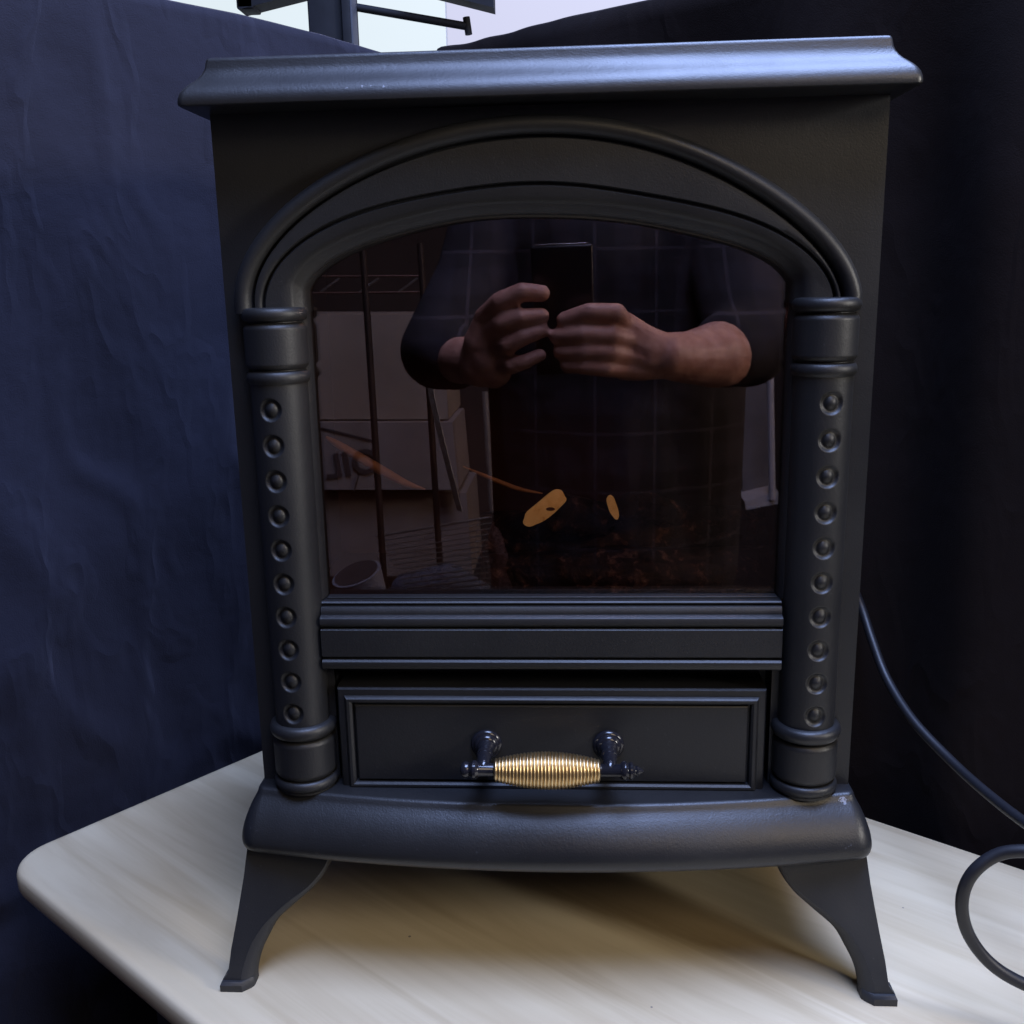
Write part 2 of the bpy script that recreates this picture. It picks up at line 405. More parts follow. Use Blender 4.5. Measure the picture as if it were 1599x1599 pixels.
# side, back and roof shell
MB().add(*box((-.1885, .123, .335), (.003, .234, .420), .0008)).build('side_panel', M_BLACK, st)
MB().add(*box((.1885, .123, .335), (.003, .234, .420), .0008)).build('side_panel', M_BLACK, st)
MB().add(*box((0, .2415, .335), (.373, .003, .420))).build('back_panel', M_BLACK, st)

# arch moulding : cross sections lofted along the arch
secs = []
ins = offs(opn, .0)
secs.append(lay(offs(opn, -.0004), .013)); secs.append(lay(opn, .004)); secs.append(lay(offs(opn, .0008), .0005)); secs.append(lay(offs(opn, .0028), -.0022))
secs.append(lay(offs(opn, .0050), -.0035)); secs.append(lay(offs(opn, .0066), -.0062)); secs.append(lay(offs(opn, .0086), -.0078)); 
secs.append(lay(mixp(offs(opn, .0088), offs(g2, -.0016), .35), -.0086)); secs.append(lay(offs(g2, -.0016), -.0092)); secs.append(lay(offs(g2, -.0008), -.0080)); secs.append(lay(offs(g2, -.0003), -.0050))
secs.append(lay(offs(g2, .0004), -.0050)); secs.append(lay(offs(g2, .0007), -.0088)); secs.append(lay(offs(g2, .0014), -.0098))
secs.append(lay(mixp(offs(g2, .0014), offs(g1, -.0014), .5), -.0100)); secs.append(lay(offs(g1, -.0014), -.0098)); secs.append(lay(offs(g1, -.0007), -.0085)); secs.append(lay(offs(g1, -.0003), -.0045)); secs.append(lay(offs(g1, .0004), -.0045))
for k in range(13):
    a = PI * (1 - k / 12); r = .0056
    secs.append(lay(offs(g1, .0004 + r + r * math.cos(a)), -.0050 - .0085 * math.sin(a) ** .8 if 0 < k < 12 else (-.0050 if k == 0 else .0008)))
v, f = loft(secs, False, False, False)
# loft() runs rows = sections
mesh('arch_moulding', v, f, M_BLACK, st, 50)
# straight jambs beside the glass
for s in (-1, 1):
    pr = [(.1413, .013), (.1413, .003), (.1421, .0002), (.1432, -.0018), (.1450, -.0024), (.1490, -.0030), (.1500, .0004), (.1500, .013)]
    v, f = loft([[(s * x, y, .2515) for x, y in pr], [(s * x, y, .4300) for x, y in pr]])
    mesh('window_jamb', v, f, M_BLACK, st)
# glass pane following the opening
gp = [(-.1425, .2475)] + [(p.x * 1.006, p.y + .002) for p in opn] + [(.1425, .2475)]
v, f = loft([[(x, .0085, z) for x, z in gp], [(x, .0115, z) for x, z in gp]])
mesh('glass_pane', v, f, M_GLASS, st, 30)
# thin bright seam strip along the glass bottom
MB().add(*box((0, .0045, .2513), (.2810, .007, .0014), .0004)).build('glass_channel', M_BLACK, st)

# firebox
M_FIRE = simple('matt_dark_firebox', (.075, .030, .022), .85, 0, .4, 12)
fb = MB(); fb.add(*box((0, .200, .37), (.36, .003, .30))); fb.add(*box((-.178, .11, .37), (.003, .18, .30))); fb.add(*box((.178, .11, .37), (.003, .18, .30))); fb.add(*box((0, .11, .225), (.36, .18, .003))); fb.add(*box((0, .11, .521), (.36, .18, .003)))
fb.build('firebox', M_FIRE, st)
# log bed
def bark():
    m, nt, b = mat('charred_bark'); v = coords(nt)
    n = noisetex(nt, v, 85, 5, .65, .3)
    L(nt, ramp(nt, n, [(.42, (.012, .007, .006)), (.56, (.045, .024, .020)), (.64, (.22, .14, .115)), (.74, (.62, .48, .42))]), b.inputs['Base Color'])
    b.inputs['Roughness'].default_value = .55; bump(nt, b, n, 1, .004); return m
M_BARK = bark()
def cutwood():
    m, nt, b = mat('cut_log_end'); v = coords(nt)
    n = noisetex(nt, v, 120, 4, .6)
    c = ramp(nt, n, [(.25, (.45, .20, .05)), (.40, (.80, .48, .17)), (.7, (.95, .62, .26))]); tc = N(nt, 'ShaderNodeTexCoord'); d = N(nt, 'ShaderNodeVectorMath', operation='DISTANCE'); mpn = N(nt, 'ShaderNodeMapping'); mpn.inputs['Scale'].default_value = (1, .2, 2.4)
    L(nt, tc.outputs['Object'], mpn.inputs[0]); L(nt, mpn.outputs[0], d.inputs[0]); d.inputs[1].default_value = (.0005, .009, .2985 * 2.4)
    lt = N(nt, 'ShaderNodeMath', operation='LESS_THAN'); L(nt, d.outputs['Value'], lt.inputs[0]); lt.inputs[1].default_value = .0030
    c = mixc(nt, lt.outputs[0], c, (.06, .025, .012))
    L(nt, c, b.inputs['Base Color']); b.inputs['Roughness'].default_value = .6
    # faint glow added to brighten the cut ends, no lamp inside
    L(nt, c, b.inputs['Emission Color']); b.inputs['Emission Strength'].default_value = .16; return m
M_CUT = cutwood()
def log(pts, rads, seed, name='log'):
    P = spline(pts, 8); n = 40; loops = []
    R = np.interp(np.linspace(0, 1, len(P)), np.linspace(0, 1, len(rads)), rads)
    up = None
    for i, p in enumerate(P):
        t = (P[min(i + 1, len(P) - 1)] - P[max(i - 1, 0)]).normalized()
        up = t.orthogonal().normalized() if up is None else (up - t * up.dot(t)).normalized(); w = t.cross(up); l = []
        for k in range(n):
            a = 2 * PI * k / n; q = up * math.cos(a) + w * math.sin(a)
            rr = R[i] * (1 + .16 * noise.noise(Vector((q.x * 3, q.y * 3 + i * .25, q.z * 3 + seed))) + .10 * noise.noise(Vector((q.x * 9, q.y * 9 + i * .1, q.z * 9 + seed))))
            l.append(p + q * rr)
        loops.append(l)
    v, f = loft(loops); return mesh(name, v, f, M_BARK, st, 60)
log([(-.050, .12, .258), (.04, .10, .262), (.15, .13, .258)], [.020, .024, .021], 1)
log([(-.046, .07, .245), (.05, .06, .248), (.15, .075, .246)], [.016, .019, .017], 5)
lg = log([(.085, .135, .255), (.035, .09, .278), (.004, .058, .293)], [.014, .014, .0125], 9)
# slanted cut end of the front log (yellow ellipse) and the smaller one on the right
def cut_end(c, half_l, half_w, ang, parent, th=.003, tilt=0, seed=0):
    c = Vector(c); ux = Vector((math.cos(ang), tilt, math.sin(ang))).normalized(); uz = Vector((-math.sin(ang), 0, math.cos(ang))); ny = ux.cross(uz).normalized(); loops = []
    for k_, s in ((0, .90), (.3, 1), (.7, 1), (1, .92)):
        l = []
        for k in range(40):
            a = 2 * PI * k / 40; e = 2.6
            ca, sa = math.cos(a), math.sin(a); x = math.copysign(abs(ca) ** (2 / e), ca); z = math.copysign(abs(sa) ** (2 / e), sa)
            wob = 1 + .20 * noise.noise(Vector((ca * 1.6, sa * 1.6, seed * 1.37)))
            l.append(c + (ux * half_l * x + uz * half_w * z) * s * wob - ny * (k_ - .5) * -th)
        loops.append(l)
    v, f = loft(loops); return mesh('cut_end', v, f, M_CUT, parent, 50)
cut_end((-.0035, .045, .2985), .0172, .0062, math.radians(40), lg, seed=1)
lg2 = log([(.095, .11, .275), (.066, .07, .294), (.052, .052, .299)], [.010, .009, .008], 13)
cut_end((.0415, .047, .2985), .0088, .0028, math.radians(-72), lg2, seed=4)
def edge_mat():
    m, nt, b = mat('lit_log_edge'); v = coords(nt); n = noisetex(nt, v, 70, 4, .6)
    c = ramp(nt, n, [(.3, (.50, .27, .12)), (.7, (.75, .45, .22))])
    L(nt, c, b.inputs['Base Color']); b.inputs['Roughness'].default_value = .5; return m
M_STREAK = edge_mat()  # orange light along the log edges, drawn as thin tan streaks
v, f = tube(spline([(-.150, .062, .345), (-.122, .062, .327), (-.098, .061, .3135), (-.084, .06, .309)], 10), [.0005 + .0030 * math.sin(PI * min(1, (k / 30) ** .7 * .95 + .05)) for k in range(31)], 12)
mesh('log_edge_streak', v, f, M_STREAK, st)
v, f = tube(spline([(-.058, .062, .324), (-.040, .062, .316), (-.022, .061, .309), (-.005, .06, .3055)], 10), [.0004 + .0012 * math.sin(PI * min(1, k / 30)) for k in range(31)], 12)
mesh('log_edge_streak', v, f, M_STREAK, st)

# columns -------------------------------------------------------------
def column_r(z):
    def ring(z0, z1, r, depth): # bulging ring
        if z0 <= z <= z1:
            u = (z - (z0 + z1) / 2) / ((z1 - z0) / 2); return r - depth + depth * math.sqrt(max(0, 1 - u * u))
        return 0
    rs = [.0172 if .165 < z < .3915 else .0155]
    rs.append(ring(.4242, .4322, .0194, .0030))
    if .3965 <= z <= .4232:
        d = min(.4232 - z, z - .3965); rs.append(.0186 - .0022 * max(0, 1 - d / .0035) ** 2)
    rs.append(ring(.3878, .3956, .0188, .0026))
    rs.append(ring(.1630, .1722, .0214, .0036))
    if .1350 <= z <= .1620:
        d = min(.1620 - z, z - .1350); rs.append(.0200 - .0022 * max(0, 1 - d / .0040) ** 2)
    rs.append(ring(.1270, .1345, .0208, .0030))
    rs.append(.0190 if z < .128 else 0)
    return max(rs)
DZ0, DDZ = .373384, .0213096
def column(cx, sgn):
    nz, nt_ = 640, 132; z0, z1 = .1258, .4322; V = []; F = []
    cy = -.0025
    for i in range(nz + 1):
        z = z0 + (z1 - z0) * i / nz; r = column_r(z)
        k = round((DZ0 - z) / DDZ); dz = z - (DZ0 - k * DDZ); on = 0 <= k <= 9
        for j in range(nt_ + 1):
            a = -.14 + (PI + .28) * j / nt_   # half round facing -y
            x = -math.cos(a) * r; y = -math.sin(a) * r
            rr = r
            if on and abs(dz) < .008:
                arc = (a - PI / 2 - sgn * .10) * r; d = math.hypot(arc, dz)
                if d < .0070:
                    if d > .0058: h = -.0013 * .5 * (1 + math.cos(PI * (d - .0058) / .0012))
                    elif d > .0036: h = -.0013 - .0006 * math.sin(PI * (d - .0036) / .0022)
                    else: h = -.0013 + .0012 * math.cos(min(1, d / .0037) * PI / 2)
                    rr = r + h
            V.append((cx - math.cos(a) * rr, cy - math.sin(a) * rr, z))
        
    n = nt_ + 1
    for i in range(nz):
        for j in range(nt_):
            a = i * n + j; F.append((a, a + 1, a + n + 1, a + n))
    F.append(tuple(nz * n + j for j in range(n)))
    return mesh('column', V, F, M_BLACK, st, 48)
column(-.1602, -1); column(.1606, 1)

# lower rail panel under the glass
pf = [(.010, .2508), (-.0040, .2508), (-.0048, .2500), (-.0048, .2494), (-.0030, .2488), (-.0030, .2483), (-.0060, .2478), (-.0072, .2460), (-.0078, .2440), (-.0078, .2434), (-.0098, .2430), (-.0116, .2418), (-.0122, .2400), (-.0120, .2380), (-.0108, .2366),
      (-.0070, .2362), (-.0070, .2355), (-.0106, .2350), (-.0114, .2342), (-.0116, .2300), (-.0116, .2172), (-.0110, .2164), (-.0070, .2160), (-.0070, .2153), (-.0112, .2148), (-.0124, .2136), (-.0126, .2112), (-.0118, .2092), (-.0100, .2080), (.004, .2078), (.010, .2078)]
v, f = extrude_x(pf, -.1428, .1420); mesh('lower_rail', v, f, M_BLACK, st, 32)
# recess behind the drawer
rc = MB(); rc.add(*box((0, .0215, .166), (.282, .003, .09))); rc.add(*box((-.1405, .012, .166), (.003, .018, .084))); rc.add(*box((.1405, .012, .166), (.003, .018, .084))); rc.build('drawer_recess', M_BLACK, st)
# drawer front
dr = []
for i_, y in ((0, .020), (0, -.0062), (.0010, -.0076), (.0022, -.0080), (.0048, -.0080), (.0054, -.0094), (.0066, -.0104), (.0082, -.0102), (.0096, -.0090), (.0100, -.0048), (.0108, -.0046), (.0112, -.0078), (.0120, -.0084)):
    x0, x1, z0, z1 = -.1360 + i_, .1350 - i_, .1216 + i_ * .85, .1942 - i_
    dr.append([(x0, y, z0), (x1, y, z0), (x1, y, z1), (x0, y, z1)])
v, f = loft(dr); drawer = mesh('drawer', v, f, M_BLACK, st, 30)
# handle ---------------------------------------------------------------
HY, HZ = -.0370, .1535
HX = .0008
for x in (-.0408, .0366):
    v, f = lathe([(.0002, 0), (.0096, 0), (.0101, .0012), (.0099, .0024), (.0090, .0034), (.0080, .0038), (.0076, .0050), (.0066, .0062), (.0056, .0066), (.0056, .0080), (.0050, .0095), (.0043, .0105), (.0044, .0125), (.0050, .0145), (.0052, .0160), (.0048, .0180), (.0002, .0200)], (x, -.0080, .1568), '-y', 40)
    mb = MB().add(v, f)
    mb.add(*tube(spline([(x, -.0230, .1568), (x, -.0290, .1566), (x, -.0345, .1555), (x, HY, HZ)], 8), [.0046 - .0006 * (k / 24) for k in range(25)], 20))
    mb.build('handle_mount', M_GLOSS, drawer, 40)
bar = [(.0002, -.0546), (.0030, -.0545), (.0048, -.0530), (.0052, -.0512), (.0046, -.0494), (.0036, -.0488), (.0046, -.0482), (.0058, -.0468), (.0058, -.0452), (.0046, -.0438), (.0041, -.0430), (.0041, .0425), (.0046, .0432), (.0050, .0436), (.0060, .0448), (.0060, .0462), (.0048, .0474), (.0046, .0480), (.0056, .0490), (.0052, .0504), (.0034, .0514), (.0030, .0522), (.0034, .0532), (.0022, .0545), (.0016, .0560), (.0002, .0572)]
v, f = lathe(bar, (HX - .001, HY, HZ), 'x', 32); mesh('handle_bar', v, f, M_GLOSS, drawer, 40)
gr = []; gx0, gx1 = -.0340, .0306; nr = 30; per = 8
for i in range(nr * per + 1):
    u = i / (nr * per); x = gx0 + (gx1 - gx0) * u; env = .0066 + .0048 * math.sin(PI * u) ** .85 if 0 < u < 1 else .0066
    ph = (i % per) / per; rr = env - .0009 * (1 - abs(math.sin(PI * ph)) ** .8); gr.append((rr, x))
gr = [(.0002, gx0 - .0002)] + gr + [(.0002, gx1 + .0002)]
v, f = lathe(gr, (0, HY, HZ), 'x', 48); mesh('handle_grip', v, f, M_BRASS, drawer, 70)

# top plate -----------------------------------------------------------
def slab_loop(hw, yf, yb, z, r, bow=0, n=8, m=24):
    pts = []
    # front edge left to right with bow, then right side, back, left
    def fy(x): return yf - bow * (1 - (x / hw) ** 2)
    for k in range(n + 1):
        t = PI + k / n * PI / 2; pts.append((-hw + r + r * math.cos(t), fy(-hw + r) + r + r * math.sin(t), z))
    for k in range(1, m):
        x = (-hw + r) + (2 * hw - 2 * r) * k / m; pts.append((x, fy(x), z))
    for k in range(n + 1):
        t = 1.5 * PI + k / n * PI / 2; pts.append((hw - r + r * math.cos(t), fy(hw - r) + r + r * math.sin(t), z))
    pts.append((hw, yb, z)); pts.append((-hw, yb, z)); return pts
tp = [(-.0060, .5676), (-.0016, .5674), (-.0005, .5669), (0, .5660), (.0003, .5650), (.0008, .5620), (.0018, .5596), (.0034, .5572), (.0054, .5550), (.0078, .5530), (.0098, .5512), (.0114, .5494), (.0128, .5472), (.0136, .5448), (.0139, .5425), (.0137, .5412), (.0128, .5406), (.010, .5404), (-.005, .5402)]
loops = [slab_loop(.1852 + e, -.0140 - e, .247 + e, z, .0016 + max(0, e) * .20) for e, z in tp]
v, f = loft(loops); mesh('top_plate', v, f, M_TOP, st, 40)

# base plinth: bowed front ------------------------------------------------
bp = [(.0215, .1264), (.0198, .1260), (.0186, .1249), (.0178, .1232), (.0162, .1214), (.0137, .1192), (.0109, .1165), (.0081, .1133), (.0055, .1099), (.0032, .1063), (.0014, .1026), (.0003, .0990), (0, .0962), (.0005, .0938), (.0017, .0916), (.0034, .0900), (.0052, .0892), (.0066, .0887), (.0074, .0880), (.0080, .0867), (.012, .0862), (.030, .0862)]
loops = [slab_loop(.2008 - e * .5, -.0300 + e, .247 - e * .5, z, max(.003, .0135 - e * .45), .0192, 10, 40) for e, z in bp]
v, f = loft(loops); mesh('base_plinth', v, f, M_BASE, st, 40)

# legs ------------------------------------------------------------------
def leg(sx, sy, name='leg'):
    # outline in (x, z), x measured for the right side; back legs mirror in y
    outer = [(.1975, .0885), (.2000, .072), (.2028, .056), (.2055, .041), (.2085, .025), (.2102, .0110)]
    foot = [(.2118, .0085), (.2140, .0062), (.2144, .0006), (.2138, 0), (.2008, 0)]
    sil = [(.1940, 0), (.1940, .0060), (.1930, .0120), (.1915, .0170), (.1888, .0235), (.1848, .0310), (.1785, .0415), (.1660, .0522), (.1535, .0632), (.1450, .0750), (.1417, .0845), (.1412, .0885)]
    rim = [(.2008, 0), (.2013, .0048), (.2010, .0110), (.1994, .0169), (.1970, .0235), (.1935, .0310), (.1858, .0415), (.1722, .0540), (.1580, .0645), (.1478, .0760), (.1436, .0850), (.1426, .0885)]
    def yy(z): return -.0230 - .0225 * (max(0.0, 1 - z / .0885)) ** 1.3
    R_ = spline2(rim); S_ = spline2(sil)
    po = outer + foot + R_[1:]
    mb = MB()
    mb.add(*loft([[(x, yy(z), z) for x, z in po], [(x, yy(z) + .0035, z) for x, z in po]]))
    # rolled inner rim following the curve
    fl = []
    for (x, z), (u, w) in zip(R_, S_):
        m1 = (x * .62 + u * .38, z * .62 + w * .38); m2 = (x * .22 + u * .78, z * .22 + w * .78)
        fl.append([(x + .0003, yy(z) - .0003, z), (m1[0], yy(m1[1]) + .0008, m1[1]), (m2[0], yy(m2[1]) + .0032, m2[1]), (u, yy(w) + .0062, w), (u, yy(w) + .013, w), (u + .002, yy(w) + .013, w), (x + .0010, yy(z) + .004, z)])
    mb.add(*loft(fl))
    oc = outer + [(.2106, .004), (.2106, 0)]
    sd = [[(x - .0005, yy(z) + .001, z), (x - .0032, yy(z) + .001, z), (x - .0032, yy(z) + .012 + .040 * max(0.0, z / .0885) ** 1.4, z), (x - .0005, yy(z) + .012 + .040 * max(0.0, z / .0885) ** 1.4, z)] for x, z in oc]
    mb.add(*loft(sd))
    y0 = yy(0)
    mb.add(*loft([[(.2004, y0 - .0012, 0), (.2146, y0 - .0012, 0), (.2146, y0 + .015, 0), (.1942, y0 + .015, 0), (.1942, y0 + .005, 0)], [(.2004, y0 - .0012, .0046), (.2146, y0 - .0012, .0046), (.2146, y0 + .015, .0046), (.1942, y0 + .015, .0046), (.1942, y0 + .005, .0046)], [(.2008, y0 + .0004, .0064), (.2138, y0 + .0004, .0064), (.2134, y0 + .013, .0064), (.1946, y0 + .013, .0064), (.1946, y0 + .006, .0064)]]))
    V = [(sx * x, y if sy > 0 else .216 - y, z) for x, y, z in mb.v]
    return mesh(name, V, mb.f, M_LEG, st, 35)
def spline2(P, n=4): return [(q.x, q.z) for q in spline([(x, 0, z) for x, z in P], n)]
for sx in (-1, 1):
    for sy in (1, -1): leg(sx, sy)

# ------------------------------------------------------------------ power cord
def atd(px, py, dist):
    d = Fv + Rv * ((px - 799.5) / 1555.98) - Uv * ((py - 799.5) / 1555.98); return C + d * dist
cp = [(1290, 860, .86), (1325, 905, .85), (1345, 948, .845), (1362, 1000, .83), (1385, 1060, .81), (1425, 1124, .775), (1485, 1188, .735), (1545, 1242, .69), (1615, 1295, .64), (1720, 1360, .58), (1800, 1400, .56), (1800, 1350, .55), (1700, 1335, .55), (1620, 1329, .56), (1560, 1334, .57), (1517, 1366, .575), (1502, 1412, .58), (1515, 1464, .585), (1556, 1512, .585), (1625, 1548, .58), (1720, 1580, .57), (1850, 1640, .56)]
cord = MB().add(*tube(spline([atd(*p) for p in cp], 14), .0037, 18)).build('power_cord', M_RUB)
tag(cord, 'black power cord running from behind the stove into a loop over the table', 'cord')

# ------------------------------------------------------------------ what the glass mirrors: room behind the camera
GY = .0085
def mir(px, py, vy):
    p = at(px, py, vy); return Vector((p.x, 2 * GY - p.y, p.z))
# phone held at the camera
M_PHONE = simple('dark_phone_back', (.010, .011, .014), .35, 0, .1)
M_EDGE = simple('phone_edge_highlight', (.75, .70, .68), .25, 1, .05)  # pale metal strip that draws the highlight on the top edge
ph = empty('phone', (.007, -.617, .43), 'dark smartphone held upright in front of the plaid shirt, mirrored in the glass', 'phone')
cb = MB(); cb.add(*box((.0065, 0, -.037), (.0735, .0075, .158), .003)).build('phone_body', M_PHONE, None)
pb = bpy.data.objects['phone_body']; pb.parent = ph
eb = MB(); eb.add(*box((.0065, .0005, .0432), (.064, .0030, .0012), .0003)); po_ = eb.build('phone_top_highlight', M_EDGE, None); po_.parent = ph
ph.location = (.0, -.6195, .4442); ph.rotation_euler = (-.20, math.radians(-1.1), .05)

# photographer
def skin_mat():
    m, nt, b = mat('skin'); v = coords(nt); n = noisetex(nt, v, 55, 5, .65)
    L(nt, ramp(nt, n, [(.35, (.40, .19, .14)), (.65, (.60, .33, .25))]), b.inputs['Base Color']); b.inputs['Roughness'].default_value = .5
    bump(nt, b, noisetex(nt, v, 110, 4, .6), .5, .002); return m
def plaid():
    m, nt, b = mat('plaid_shirt'); tc = N(nt, 'ShaderNodeTexCoord'); sp = N(nt, 'ShaderNodeSeparateXYZ'); L(nt, tc.outputs['Object'], sp.inputs[0])
    cur = None
    def band(out, freq, w, ph_):
        a = N(nt, 'ShaderNodeMath', operation='MULTIPLY_ADD'); L(nt, out, a.inputs[0]); a.inputs[1].default_value = freq; a.inputs[2].default_value = ph_
        fr_ = N(nt, 'ShaderNodeMath', operation='FRACT'); L(nt, a.outputs[0], fr_.inputs[0])
        lt = N(nt, 'ShaderNodeMath', operation='LESS_THAN'); L(nt, fr_.outputs[0], lt.inputs[0]); lt.inputs[1].default_value = w; return lt.outputs[0]
    c = mixc(nt, band(sp.outputs[0], 11, .42, .1), (.011, .009, .011), (.024, .020, .027))
    k = mixc(nt, band(sp.outputs[2], 11, .42, .3), (.011, .009, .011), (.024, .020, .027)); c = mixc(nt, .5, c, k)
    c = mixc(nt, band(sp.outputs[0], 11, .05, .45), c, (.040, .033, .040)); c = mixc(nt, band(sp.outputs[2], 11, .05, .65), c, (.040, .033, .040))
    L(nt, c, b.inputs['Base Color']); b.inputs['Roughness'].default_value = .9
    v = coords(nt); bump(nt, b, noisetex(nt, v, 5, 3, .5, .2), .8, .03); return m
M_SKIN = skin_mat(); M_PLAID = plaid(); M_JEAN = simple('dark_trousers', (.018, .018, .026), .9, 0, .2, 20); M_HAIR = simple('dark_hair', (.02, .014, .01), .6, 0, .3, 80, .5)
def blob(chains, name, m, parent, vox, smooth=4):
    mb = MB()
    for ch in chains:
        for (p, r), (q, s) in zip(ch[:-1], ch[1:]):
            p, q = Vector(p), Vector(q); k = 6
            mb.add(*tube([p + (q - p) * i / k for i in range(k + 1)], [r + (s - r) * i / k for i in range(k + 1)], 18))
        for (p, r) in ch:
            bm = bmesh.new(); bmesh.ops.create_icosphere(bm, subdivisions=3, radius=r * 1.005, matrix=Matrix.Translation(p)); bm.verts.index_update()
            mb.add([v_.co.copy() for v_ in bm.verts], [tuple(x.index for x in q_.verts) for q_ in bm.faces]); bm.free()
    o = mesh(name, mb.v, mb.f, m, parent, 180)
    md = o.modifiers.new('remesh', 'REMESH'); md.mode = 'VOXEL'; md.voxel_size = vox; md.use_smooth_shade = True
    sm = o.modifiers.new('smooth', 'SMOOTH'); sm.iterations = smooth; sm.factor = .5
    return o
pe = empty('person', (.05, -1.02, -.75), 'person in a rolled-sleeve plaid shirt holding a phone in both hands, mirrored in the glass', 'person')
HYp = -.600
def H(x, z, dy=0): return (x, HYp + dy, z)
hands = []
# fingers of the hand at left of the phone (tips on its back)
hands += [[(H(-.088, .402, -.020), .0140), (H(-.068, .421, .002), .0125), (H(-.042, .432, .006), .0115), (H(-.0185, .430, .000), .0102)],
          [(H(-.082, .385, -.018), .0135), (H(-.066, .396, .004), .0120), (H(-.044, .402, .008), .0110), (H(-.0190, .4035, .001), .0098)],
          [(H(-.072, .366, -.016), .0130), (H(-.060, .370, .003), .0115), (H(-.042, .379, .007), .0106), (H(-.0190, .3865, .001), .0092)],
          [(H(-.066, .344, -.018), .0120), (H(-.056, .345, .000), .0105), (H(-.040, .350, .004), .0094), (H(-.0215, .3575, .001), .0080)],
          [(H(-.088, .400, -.022), .0150), (H(-.094, .372, -.032), .023), (H(-.098, .345, -.045), .027)],
          [(H(-.080, .380, -.024), .0160), (H(-.086, .352, -.036), .027), (H(-.098, .345, -.045), .027)],
          [(H(-.068, .346, -.024), .0150), (H(-.080, .336, -.036), .022), (H(-.098, .342, -.045), .027)],
          [(H(-.096, .352, -.045), .020), (H(-.085, .375, -.052), .014), (H(-.060, .394, -.055), .0110), (H(-.032, .400, -.040), .0095)],
          [(H(-.098, .345, -.048), .0270), (H(-.125, .345, -.09), .0300), (H(-.150, .345, -.15), .0360), (H(-.170, .345, -.22), .0430)],
          [(H(-.170, .345, -.22), .0430), ((-.135, -.95, .45), .0480), ((-.105, -1.03, .58), .0520)]]
hands += [[(H(.082, .388, -.020), 0.0132), (H(.070, .405, .000), 0.0124), (H(.038, .407, .009), 0.0115), (H(.0085, .3985, .001), 0.0102)],
          [(H(.088, .372, -.018), 0.0132), (H(.064, .379, .003), 0.0122), (H(.030, .3815, .010), 0.0115), (H(.0000, .3790, .001), 0.0100)],
          [(H(.086, .354, -.018), 0.0127), (H(.062, .359, .003), 0.0118), (H(.032, .361, .009), 0.0110), (H(.0035, .3605, .001), 0.0095)],
          [(H(.080, .338, -.018), 0.0120), (H(.058, .3405, .002), 0.0110), (H(.034, .343, .007), 0.0100), (H(.011, .3445, .001), 0.0088)],
          [(H(.082, .390, -.021), 0.0159), (H(.105, .370, -.030), 0.0205), (H(.132, .352, -.042), 0.0270)],
          [(H(.088, .372, -.020), 0.0159), (H(.108, .360, -.030), 0.0216), (H(.132, .352, -.042), 0.0270)],
          [(H(.086, .354, -.020), 0.0152), (H(.108, .350, -.030), 0.0205), (H(.132, .350, -.042), 0.0270)],
          [(H(.080, .338, -.020), 0.0144), (H(.104, .338, -.032), 0.0173), (H(.130, .347, -.042), 0.0248)],
          [(H(.110, .362, -.040), 0.0194), (H(.088, .385, -.055), 0.0159), (H(.062, .398, -.055), 0.0128), (H(.035, .402, -.040), 0.0107)],
          [(H(.132, .351, -.042), 0.0286), (H(.165, .346, -.075), 0.0335), (H(.205, .345, -.12), 0.0432), (H(.250, .346, -.20), 0.0486), (H(.268, .350, -.24), 0.0497)],
          [(H(.268, .350, -.24), 0.0497), ((.262, -.95, .47), 0.0540), ((.235, -1.03, .60), 0.0562)]]
# torso, neck, head, legs
body = [[((.05, -1.06, .02), .13), ((.05, -1.06, .25), .125), ((.05, -1.07, .50), .125), ((.05, -1.06, .62), .075)],
        [((-.13, -1.04, .60), .050), ((.05, -1.06, .62), .07), ((.23, -1.04, .60), .050)],
        [((.05, -1.055, .62), .060), ((.05, -1.03, .72), .054)],
        [((.05, -.99, .80), .072), ((.05, -1.015, .86), .090)], [((.05, -.975, .775), .052), ((.05, -.965, .745), .034)],
        [((.05, -.93, .815), .012), ((.05, -.905, .785), .014)], [((-.03, -1.02, .81), .016), ((-.035, -1.025, .84), .016)], [((.13, -1.02, .81), .016), ((.135, -1.025, .84), .016)],
        [((-.03, -1.06, .0), .10), ((-.05, -1.05, -.33), .062), ((-.06, -1.07, -.68), .042), ((-.06, -.96, -.715), .030)],
        [((.13, -1.06, .0), .10), ((.15, -1.05, -.33), .062), ((.16, -1.07, -.68), .042), ((.16, -.96, -.715), .030)]]
blob(hands + body, 'body', M_SKIN, pe, .0030, 2)
shirt = [[((.03, -1.07, -.02), .150), ((.025, -1.06, .28), .148), ((-.0, -1.06, .50), .142), ((.0, -1.05, .585), .105)],
         [((.155, -1.07, -.02), .148), ((.155, -1.06, .28), .150), ((.13, -1.06, .50), .142), ((.10, -1.05, .585), .105)],
         [((.09, -1.05, .02), .165), ((.08, -1.05, .45), .160)],
         [((-.13, -1.04, .595), .064), ((.05, -1.06, .62), .078), ((.23, -1.04, .595), .068)],
         [((.235, -1.03, .590), .074), ((.262, -.95, .47), .072), (H(.272, .372, -.225), .066), (H(.258, .355, -.190), .060), (H(.228, .350, -.158), .052)],
         [((-.095, -1.03, .58), .066), ((-.130, -.95, .45), .060), (H(-.172, .350, -.22), .056), (H(-.140, .345, -.125), .042)]]
blob(shirt, 'shirt', M_PLAID, pe, .006, 3)
tr_ = [[((.03, -1.08, -.10), .115), ((-.05, -1.05, -.33), .085), ((-.06, -1.07, -.66), .065)], [((.14, -1.08, -.10), .115), ((.15, -1.05, -.33), .085), ((.16, -1.07, -.66), .065)]]
blob(tr_, 'trousers', M_JEAN, pe, .008, 3)
blob([[((.05, -1.03, .875), .095), ((.05, -1.06, .83), .088)]], 'hair', M_HAIR, pe, .006, 2)

